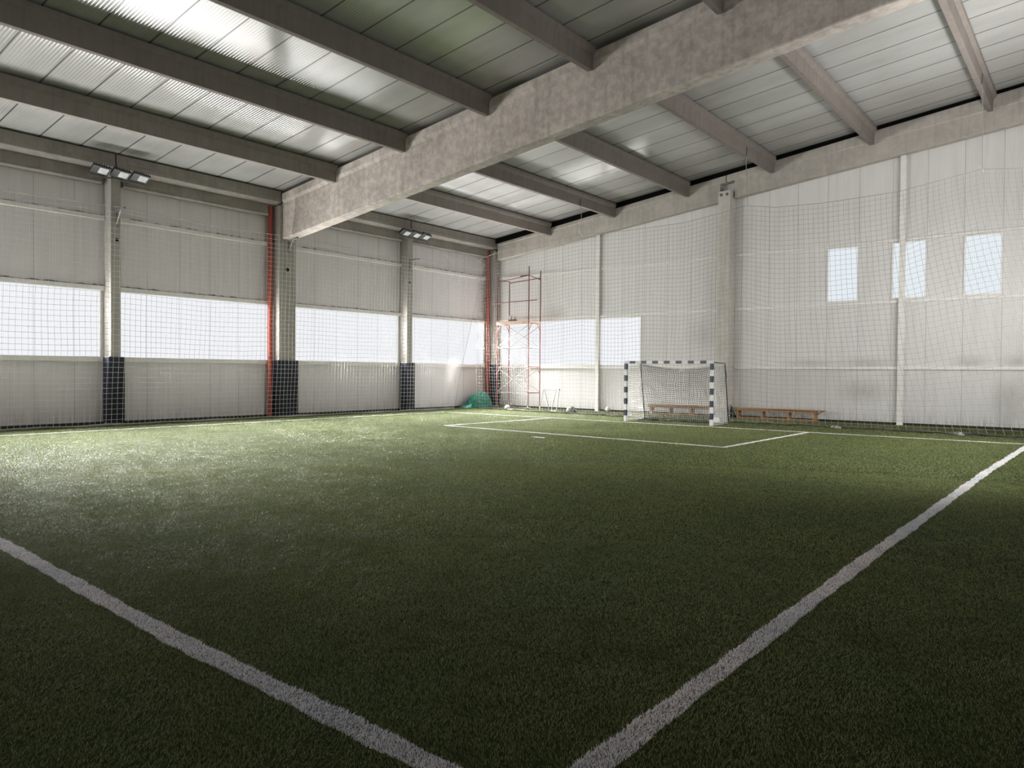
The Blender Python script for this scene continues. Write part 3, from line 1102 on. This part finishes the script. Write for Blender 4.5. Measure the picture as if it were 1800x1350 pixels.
xx = 1.0 - 0.22 * TT ** 1.4 + smooth_noise(ns, nt, 10, 0.035) * np.sin(np.pi * TT * 0.9) + 0.05 * np.sin(S * 3.0) * TT
zz = ztop * (1 - TT) + 0.02 - gather ** 2 * 0.30 * np.sin(np.pi * TT) * 0.6 + smooth_noise(ns, nt, 7, 0.018) * np.sin(np.pi * TT)
zz = np.maximum(zz, 0.012)
PT = np.stack([xx + 0 * TT, yy + 0 * TT, zz + 0 * S], axis=2)
V, Fc = tube_grid(PT, 0.0046)
np_mesh('mesh', V, Fc, M['net_l'], t)
b = MB()
b.tube([tuple(q) for q in PT[::2, 0, :]], 0.007, 5)
b.build('head_rope', M['cord'], t)
b = MB()
b.tube([tuple(q) for q in PT[-1, :, :]], 0.008, 5)
b.build('edge_rope', M['cord'], t)
b = MB()
for k in range(3):
    pp = [(q[0] + 0.06 * math.sin(i * 0.9 + k * 2) + 0.03 * k, q[1], 0.018 + 0.012 * k + 0.012 * math.sin(i * 1.7 + k)) for i, q in enumerate(PT[::3, -1, :])]
    b.tube(pp, 0.018, 5)
b.build('slack_hem', M['net_e'], t)

# end net, hanging from cords in front of the end wall
t = thing('safety_net', (11.5, -2.9, 0), 'weathered square-mesh safety net hanging in front of the end wall', 'net', 'hall safety nets')
xa, xb = 1.08, 22.7
ns, nt = int((xb - xa) / 0.146) + 1, 48
S = np.linspace(xa, xb, ns)[:, None]
TT = np.linspace(0, 1, nt)[None, :]
ztop = np.interp(S[:, 0], [0.95, 1.6, 3, 5, 6.9, 9, 11.1, 12.36, 13.28, 14.3, 15.75, 17.77, 19.75, 20.7, 21.8, 22.9],
                 [6.44, 6.5, 6.60, 6.68, 6.83, 6.74, 6.75, 6.90, 7.04, 6.85, 6.79, 6.83, 7.13, 7.00, 7.1, 7.35])[:, None]
ytop = np.interp(S[:, 0], [0.95, 2.5, 4, 23], [-2.3, -2.75, -2.95, -2.98])[:, None]
ybot = np.interp(S[:, 0], [0.95, 1.95, 3.08, 4.4, 6.6, 9.3, 10.2, 12.9, 16.1, 19.4, 21, 22.9], [-2.45, -2.17, -2.3, -2.8, -2.75, -2.95, -3.05, -3.10, -2.98, -3.35, -3.36, -3.4])[:, None]
shear = np.interp(S[:, 0], [0.95, 3, 5, 12, 14.5, 17, 20, 22.9], [0.1, -0.1, 0, 0, 0.25, 0.9, 1.9, 0.5])[:, None]
rise = np.interp(S[:, 0], [0.95, 13, 15.5, 17.3, 20, 22.9], [0, 0, -0.15, 0.0, 0.55, 0.8])[:, None]
env = np.sin(np.pi * TT)
xx = S + shear * TT ** 1.5 + smooth_noise(ns, nt, 8, 0.02) * env
yy = ytop * (1 - TT) + ybot * TT + smooth_noise(ns, nt, 10, 0.05) * env
zz = ztop * (1 - TT) + 0.015 + rise * env * 0.75 + 0.035 * np.sin(S * 2.1) * env + smooth_noise(ns, nt, 6, 0.02) * env + RNG.randn(ns, nt) * 0.008 * env
zz = np.maximum(zz, 0.012)
PT = np.stack([xx + 0 * TT, yy + 0 * TT, zz + 0 * S], axis=2)
V, Fc = tube_grid(PT, 0.0042)
np_mesh('mesh', V, Fc, M['net_e'], t)
b = MB()
b.tube([tuple(q) for q in PT[:, 0, :]], 0.008, 5)
b.build('head_rope', M['cord'], t)
b = MB()
for k in range(4):
    pp = [(q[0] + 0.05 * math.sin(i * 1.3 + k), q[1] + 0.05 * math.sin(i * 0.8 + k * 1.9) - 0.02 * k, 0.016 + 0.012 * k + 0.012 * math.sin(i * 2.1 + k)) for i, q in enumerate(PT[::2, -1, :]) if q[0] < 23.2]
    b.tube(pp, 0.013, 5)
b.build('slack_hem', M['hem'], t)
ROPE = PT[:, 0, :]

for (x, lab) in [(6.9, 'thin cord hanging from a purlin to the end net left of the goal'), (13.28, 'thin cord hanging from a purlin to the end net beside the tall column'),
                 (19.75, 'thin cord hanging from a purlin to the end net above the high windows')]:
    i = int(np.argmin(abs(ROPE[:, 0] - x)))
    q = ROPE[i]
    kx = 3.55 + 3.22 * round((x - 3.55) / 3.22)
    t = thing('hanging_cord', (x, q[1], q[2]), lab, 'cord', 'cords holding the end net')
    b = MB()
    zp = 7.14 + 0.1165 * kx
    b.tube([(kx + 0.09, q[1], zp + 0.02), (x, q[1], zp - 0.25), (q[0], q[1], q[2])], 0.009, 5)
    b.build('cord', M['cord'], t)
    b = MB()
    b.tube([(kx + 0.09, q[1], zp - 0.02), (kx + 0.10, q[1], zp + 0.26)], 0.016, 6)
    b.build('hook', M['steel'], t)
    b = MB()
    b.tube([(q[0], q[1], q[2]), (q[0] - 0.09, q[1] - 0.01, q[2] + 0.12)], 0.008, 5)
    b.tube([(q[0], q[1], q[2]), (q[0] + 0.03, q[1] - 0.01, q[2] - 0.08)], 0.012, 5)
    b.build('knot', M['net_l'], t)

b = MB()
b.tube([(0.36, -4.6, 7.0), (0.6, -4.0, 6.62), (0.95, -3.05, 6.36), (0.97, -2.4, 6.42)], 0.008, 5)
b.tube([(0.62, -3.95, 6.60), (0.5, -3.35, 6.25), (0.34, -2.95, 5.75), (0.20, -2.92, 5.55)], 0.007, 5)
o = b.build('loose_rope', M['cord'], None, origin=(0.6, -3.6, 6.3))
tag(o, 'loose dark rope dangling at the eaves beam near the hall corner', 'rope', kind='thing')

for (yc, z, xw, lab) in [(-17.08, 6.12, 0.47, 'small steel net bracket on the column under the nearer floodlights'), (-11.42, 6.12, 0.47, 'small steel net bracket on the wide column below the main rafter'),
                         (-5.71, 6.12, 0.45, 'small steel net bracket on the column under the farther floodlights')]:
    t = thing('net_bracket', (xw, yc, z - 0.4), lab, 'bracket', 'steel net brackets on the columns')
    b = MB()
    b.box(xw, xw + 0.55, yc - 0.025, yc + 0.025, z - 0.03, z + 0.02)
    b.build('arm', M['steel'], t)
    b = MB()
    b.tube([(xw + 0.015, yc, z - 0.42), (xw + 0.30, yc, z - 0.03)], 0.02, 6)
    b.build('strut', M['cord'], t)
    b = MB()
    b.box(xw, xw + 0.015, yc - 0.05, yc + 0.05, z - 0.45, z + 0.05)
    b.build('wall_plate', M['steel'], t)

# ------------------------------------------------------------------ goal
GX0, GX1, GY = 10.06, 13.07, -4.93
t = thing('football_goal', ((GX0 + GX1) / 2, GY, 0), 'small goal with navy and white banded posts and a pale net', 'goal')
R_ = 0.04


def banded(p0, p1, n, first):
    mb = MB()
    p0, p1 = Vector(p0), Vector(p1)
    d = (p1 - p0) / n
    ax = d.normalized()
    a = Vector((0, 1, 0))
    c = ax.cross(a)
    for k in range(n):
        mid = p0 + d * (k + 0.5)
        mb.obox(mid, a, c, ax, 0.045, 0.045, d.length / 2 - 0.0005, mi=(k + first) % 2)
    return mb


for x in (GX0, GX1):
    banded((x, GY, 0), (x, GY, 1.91), 10, 0).build('post', [M['white'], M['navy']], t)
banded((GX0 - 0.045, GY, 1.955), (GX1 + 0.045, GY, 1.955), 15, 0).build('crossbar', [M['white'], M['navy']], t)
TOPY, BOTY = -3.95, -3.62
for x in (GX0, GX1):
    b = MB()
    b.tube([(x, GY + 0.05, 1.95), (x, TOPY, 1.93), (x, TOPY + 0.03, 1.85)], 0.018, 8)
    b.build('top_stay', M['steel'], t)
    b = MB()
    b.tube([(x, TOPY, 1.94), (x, BOTY, 0.03)], 0.020, 8)
    b.box(x - 0.05, x + 0.05, BOTY - 0.05, BOTY + 0.05, 0, 0.02)
    b.build('rear_pole', M['black'], t)
# net: roof edge rope sags between rear poles
ns, nt = 40, 27
S = np.linspace(0, 1, ns)[:, None]
TT = np.linspace(0, 1, nt)[None, :]
sag = 0.15 * np.sin(np.pi * S)
xx = GX0 + (GX1 - GX0) * S + smooth_noise(ns, nt, 4, 0.02)
yy = TOPY + (BOTY - TOPY) * TT - 0.10 * np.sin(np.pi * TT) * np.sin(np.pi * S) + smooth_noise(ns, nt, 5, 0.03)
zz = (1.90 - sag) * (1 - TT) + 0.02 + smooth_noise(ns, nt, 4, 0.02) * np.sin(np.pi * TT)
PT = np.stack([xx + 0 * TT, yy + 0 * S, zz + 0 * S], axis=2)
V1, F1 = tube_grid(PT, 0.0058)
# second, slack layer lying just in front of it
xx2 = xx + 0.035 + smooth_noise(ns, nt, 4, 0.03)
zz2 = np.maximum((1.86 - 1.1 * sag) * (1 - TT) + 0.015 + smooth_noise(ns, nt, 4, 0.03) * np.sin(np.pi * TT), 0.012)
yy2 = yy - 0.05 + smooth_noise(ns, nt, 5, 0.03)
PT2 = np.stack([xx2 + 0 * TT, yy2 + 0 * S, zz2 + 0 * S], axis=2)
V2, F2 = tube_grid(PT2, 0.0058)
np_mesh('rear_net', V1, F1, M['net_g'], t)
np_mesh('slack_rear_net', V2, F2, M['net_d'], t)
for x in (GX0, GX1):
    n2 = 16
    S2 = np.linspace(0, 1, n2)[:, None]
    depth_t = TOPY - GY - 0.06
    depth_b = BOTY - GY - 0.06
    yy = GY + 0.06 + S2 * (depth_t * (1 - TT) + depth_b * TT)
    zz = (1.92 - 0.05 * np.sin(np.pi * S2)) * (1 - TT) + 0.015 + smooth_noise(n2, nt, 4, 0.012) * np.sin(np.pi * TT)
    xx = x + smooth_noise(n2, nt, 4, 0.03) * np.sin(np.pi * TT) * np.sin(np.pi * S2)
    PT3 = np.stack([xx + 0 * zz, yy, zz], axis=2)
    V, Fc = tube_grid(PT3, 0.0055)
    np_mesh('side_net', V, Fc, M['net_g'], t)
b = MB()
for k in range(3):
    pp = [(GX0 + (GX1 - GX0) * i / 30.0, TOPY + 0.0 + 0.02 * math.sin(i + k), 1.91 - 0.15 * math.sin(math.pi * i / 30.0) - 0.03 * k * abs(math.sin(i * 1.9 + k)) - 0.005 * k) for i in range(31)]
    b.tube(pp, 0.012, 5)
b.build('gathered_net_edge', M['net_l'], t)
b = MB()
for k in range(4):
    pp = [(GX0 + (GX1 - GX0) * i / 30.0, BOTY - 0.15 - 0.1 * k + 0.05 * math.sin(i * 1.1 + k * 2), 0.02 + 0.01 * math.sin(i * 1.7 + k)) for i in range(31)]
    b.tube(pp, 0.018, 5)
b.build('slack_net', M['plinth'], t)

# ------------------------------------------------------------------ benches
def bench(x0, x1, yf, yb, label, ends):
    t = thing('gym_bench', ((x0 + x1) / 2, (yf + yb) / 2, 0), label, 'bench', 'wooden benches along the end wall')
    H = 0.40
    b = MB()
    b.box(x0 - ends[0], x1 + ends[1], yf - 0.04, yb, H - 0.035, H)
    b.build('seat', M['wood'], t, 0.008)
    b = MB()
    b.box(x0 - ends[0] * 0.4, x1 + ends[1] * 0.2, yf + 0.0, yf + 0.03, H - 0.115, H - 0.036)
    b.build('apron', M['wood'], t, 0.005)
    n = 3
    for k in range(n + 1):
        xc = x0 + (x1 - x0) * k / n
        xc = min(max(xc, x0 + 0.03), x1 - 0.03)
        b = MB()
        b.box(xc - 0.03, xc + 0.03, yf + 0.031, yb - 0.02, 0, H - 0.036)
        b.build('leg', M['wood'], t, 0.005)
    b = MB()
    b.box(x0 + 0.0, x1 - 0.0, yf + 0.0, yf + 0.03, 0.03, 0.075)
    b.build('bottom_rail', M['wood'], t, 0.004)
    for xe, sx, e in ((x0, -1, ends[0]), (x1, 1, ends[1])):
        if e > 0.12:
            b = MB()
            b.prism([[(xe + sx * dx, yy, z) for (dx, z) in ((0.0, H - 0.16), (0.0, H - 0.12), (e, H - 0.036), (e - 0.06, H - 0.036))] for yy in (yf + 0.06, yb - 0.05)])
            b.build('end_brace', M['wood'], t)
    return t


bench(8.66, 11.24, -0.72, -0.40, 'orange wooden bench seen through the goal net', (0.16, 0.02))
bench(12.14, 14.88, -0.70, -0.36, 'brown wooden bench against the wall right of the tall column', (0.13, 0.25))

# black bag beside the bench
t = thing('kit_bag', (11.99, -0.74, 0), 'black bag with pale specks standing between tall column and bench', 'bag')
b = MB()
rings = []
for z, s in ((0.0, 0.8), (0.05, 1.0), (0.25, 0.95), (0.36, 0.7), (0.41, 0.35)):
    rings.append([(11.98 + 0.085 * s * math.cos(a) + 0.01 * math.sin(3 * a + z * 9), -0.72 + 0.13 * s * math.sin(a), z) for a in [2 * math.pi * k / 14 for k in range(14)]])
b.prism(rings, True, True)
bd = b.build('body', M['bag'], t)
b = MB()
b.tube([(11.93, -0.80, 0.37), (11.94, -0.82, 0.47), (11.99, -0.82, 0.49), (12.02, -0.80, 0.40)], 0.012, 6)
b.build('handle', M['bag'], t)
for z, dx in ((0.10, -0.03), (0.22, -0.06), (0.33, -0.03), (0.18, 0.02)):
    b = MB()
    b.ball((11.98 + dx, -0.845, z), 0.014, 8, 6)
    b.build('buckle', M['white'], bd)

# ------------------------------------------------------------------ balls and small lumps on the floor
for (p, r, lab) in [((2.86, -2.36), 0.11, 'white football lying in front of the scaffold'), ((6.52, -0.28), 0.105, 'grey football by the end wall left of the goal'),
                    ((12.72, -3.80), 0.115, 'white football inside the goal at its right rear corner')]:
    b = MB()
    b.ball((p[0], p[1], r), r)
    o = b.build('football', M['ball'], None, origin=(p[0], p[1], 0))
    tag(o, lab, 'ball', 'footballs on the turf', 'thing')
for (p, s, lab) in [((6.20, -2.50), (0.20, 0.14, 0.15), 'grey rag lump on the net hem left of the goal'), ((16.25, -3.35), (0.12, 0.08, 0.055), 'pale rag lump on the net hem right of the bench'),
                    ((19.42, -3.62), (0.10, 0.07, 0.06), 'dark-specked rag lump on the net hem below the high windows'), ((3.15, -2.45), (0.2, 0.11, 0.035), 'flat grey rag lump beside the scaffold foot')]:
    b = MB()
    b.ball((p[0], p[1], s[2] * 0.8), 1.0, 18, 10, s, 0.16)
    b.ball((p[0] + s[0] * 0.7, p[1] + 0.03, s[2] * 0.5), 0.6, 14, 8, s, 0.18)
    o = b.build('rag', M['lump'], None, origin=(p[0], p[1], 0))
    tag(o, lab, 'rag', 'rag lumps on the net hem', 'thing')

# green sheet heap
t = thing('green_sheet', (0.55, -1.52, 0), 'crumpled green mesh sheet heaped in the hall corner behind the net', 'sheet')
nu, nv = 44, 26
vs, fs = [], []
for i in range(nv + 1):
    rr = i / nv
    for j in range(nu):
        a = 2 * math.pi * j / nu
        ex, ey = 0.38, 0.86
        k = 1 + 0.10 * math.sin(3 * a + 1) + 0.06 * math.sin(7 * a + 2 * rr)
        h = 0.66 * (1 - rr ** 2.6) * (1 + 0.07 * math.sin(5 * a + 6 * rr)) + 0.03 * math.sin(9 * a + 11 * rr) * (1 - rr)
        shift = 0.18 * (1 - rr)
        vs.append((0.55 + ex * k * rr * math.cos(a), -1.52 + shift + ey * k * rr * math.sin(a), max(h, 0.004)))
for i in range(nv):
    for j in range(nu):
        k = (j + 1) % nu
        fs.append((i * nu + j, (i + 1) * nu + j, (i + 1) * nu + k, i * nu + k))
b = MB()
b.add(vs, fs, True)
b.build('heap', M['tarp'], t)
b = MB()
b.prism([[(0.25 + 0.45 * u, -2.65 + 0.75 * w_, 0.02 + z) for (u, w_, z) in ((0, 0.15, 0), (1.0, 0, 0), (1.0, 1.0, 0.0), (0, 1.0, 0.0))], [(0.30 + 0.36 * u, -2.45 + 0.6 * w_, 0.02 + z) for (u, w_, z) in ((0, 0.15, 0.10), (1.0, 0.1, 0.10), (1.0, 1.0, 0.28), (0, 1.0, 0.28))]], True, True)
b.build('trailing_flap', M['tarp'], t)

# ------------------------------------------------------------------ scaffold tower
SX0, SX1, SY0, SY1 = 1.34, 3.10, -1.25, -0.42
t = thing('scaffold_tower', ((SX0 + SX1) / 2, (SY0 + SY1) / 2, 0), 'tall red scaffold tower with cross braces in the hall corner', 'scaffold')
r_ = 0.024
CAST = 0.14
tops = {(SX0, SY0): 5.85, (SX0, SY1): 5.72, (SX1, SY0): 6.17, (SX1, SY1): 6.06}
for (x, yv), zt in tops.items():
    mb = MB()
    mb.tube([(x, yv, CAST), (x, yv, 3.85)], r_, 8)
    lg = mb.build('leg', M['red'], t)
    mb = MB()
    mb.tube([(x, yv, 3.85), (x, yv, zt)], r_, 8)
    mb.build('upper_post', M['dark_red'], t)
    mb = MB()
    mb.tube([(x - 0.02, yv, 0.06), (x + 0.02, yv, 0.06)], 0.06, 14)
    mb.box(x - 0.035, x + 0.035, yv - 0.02, yv + 0.02, 0.06, CAST + 0.01)
    mb.build('caster', M['steel'], lg)
for x in (SX0, SX1):
    for (z, m_) in ((0.70, 'red'), (1.84, 'red'), (2.66, 'steel'), (3.72, 'red')):
        mb = MB()
        mb.tube([(x, SY0, z), (x, SY1, z)], 0.019, 8)
        mb.build('ladder_rung', M[m_], t)
    for z in (1.84, 3.72):
        mb = MB()
        mb.tube([(x, SY0, z - 0.32), (x, SY0 + 0.22, z)], 0.014, 6)
        mb.build('corner_brace', M['red'], t)
        mb = MB()
        mb.tube([(x, SY1, z - 0.32), (x, SY1 - 0.22, z)], 0.014, 6)
        mb.build('corner_brace', M['red'], t)
for yv in (SY0, SY1):
    for (z0, z1) in ((0.72, 1.80), (2.70, 3.64)):
        mb = MB()
        mb.tube([(SX0, yv - 0.012, z0), (SX1, yv - 0.012, z1)], 0.012, 6)
        mb.build('cross_brace', M['steel'], t)
        mb = MB()
        mb.tube([(SX0, yv + 0.012, z1), (SX1, yv + 0.012, z0)], 0.012, 6)
        mb.build('cross_brace', M['steel'], t)
    for z in (0.70, 1.80, 2.66):
        mb = MB()
        mb.tube([(SX0, yv, z), (SX1, yv, z)], 0.012, 6)
        mb.build('horizontal_rail', M['steel'], t)
mb = MB()
mb.box(SX0 - 0.05, SX1 + 0.02, SY0 + 0.03, SY0 + 0.40, 3.745, 3.80)
mb.box(SX0 - 0.05, SX1 + 0.02, SY0 + 0.43, SY1 - 0.03, 3.745, 3.80)
mb.build('platform', M['plank'], t)
mb = MB()
mb.box(SX0 - 0.02, SX1 + 0.0, SY0 - 0.05, SY0 - 0.025, 3.68, 3.84)
mb.build('toe_board', M['plank'], t)
for (p, q) in [((SX0 - 0.30, SY0 - 0.03, 4.66), (SX1 + 0.47, SY0 - 0.03, 4.69)), ((SX0 - 0.03, SY0, 5.60), (SX1 + 0.0, SY0 - 0.03, 5.76)),
               ((SX1, SY0 - 0.02, 5.78), (SX1, SY1, 5.66)), ((SX0, SY0, 5.66), (SX0, SY1, 5.70)), ((SX0, SY1, 5.64), (SX1, SY1, 5.74))]:
    mb = MB()
    mb.tube([p, q], 0.02, 8)
    mb.build('guard_rail', M['dark_red'], t)
mb = MB()
mb.box(SX1 - 0.45, SX1 - 0.05, SY0 - 0.04, SY0 + 0.02, 5.74, 5.79)
mb.build('clamp', M['dark_red'], t)

t = thing('carton', (1.99, -0.95, 3.80), 'small red and white carton on the scaffold platform', 'box')
mb = MB()
mb.box(1.80, 2.15, -1.08, -0.85, 3.80, 3.92)
mb.build('lower_tray', M['boxred'], t, 0.004)
mb = MB()
mb.box(1.83, 1.96, -1.05, -0.88, 3.921, 4.10)
mb.build('contents', M['boxwhite'], t, 0.01)
mb = MB()
mb.box(2.0, 2.12, -1.05, -0.88, 3.921, 4.07)
mb.build('contents', M['boxwhite'], t, 0.01)

# mini goal
t = thing('training_goal', (4.5, -1.6, 0), 'tiny white tube-frame goal in front of the end wall', 'goal')
rw = 0.02
for (p, nm) in [([(4.10, -1.75, 0.016), (4.17, -1.60, 0.90)], 'side_post'), ([(4.96, -1.75, 0.016), (4.99, -1.60, 0.90)], 'side_post'),
                ([(4.17, -1.60, 0.90), (4.99, -1.60, 0.90)], 'crossbar'), ([(4.38, -1.45, 0.016), (4.20, -1.55, 0.90)], 'rear_post'),
                ([(4.70, -1.75, 0.016), (4.84, -1.59, 0.89)], 'rear_post'), ([(4.70, -1.75, 0.016), (4.96, -1.75, 0.016)], 'ground_bar')]:
    mb = MB()
    mb.tube(p, rw, 8)
    mb.build(nm, M['offwhite'], t)
mb = MB()
mb.ball((5.0, -1.6, 0.90), 0.03, 10, 8)
mb.build('cap', M['black'], t)

for o in list(bpy.data.objects):
    if 'base' in o:
        del o['base']
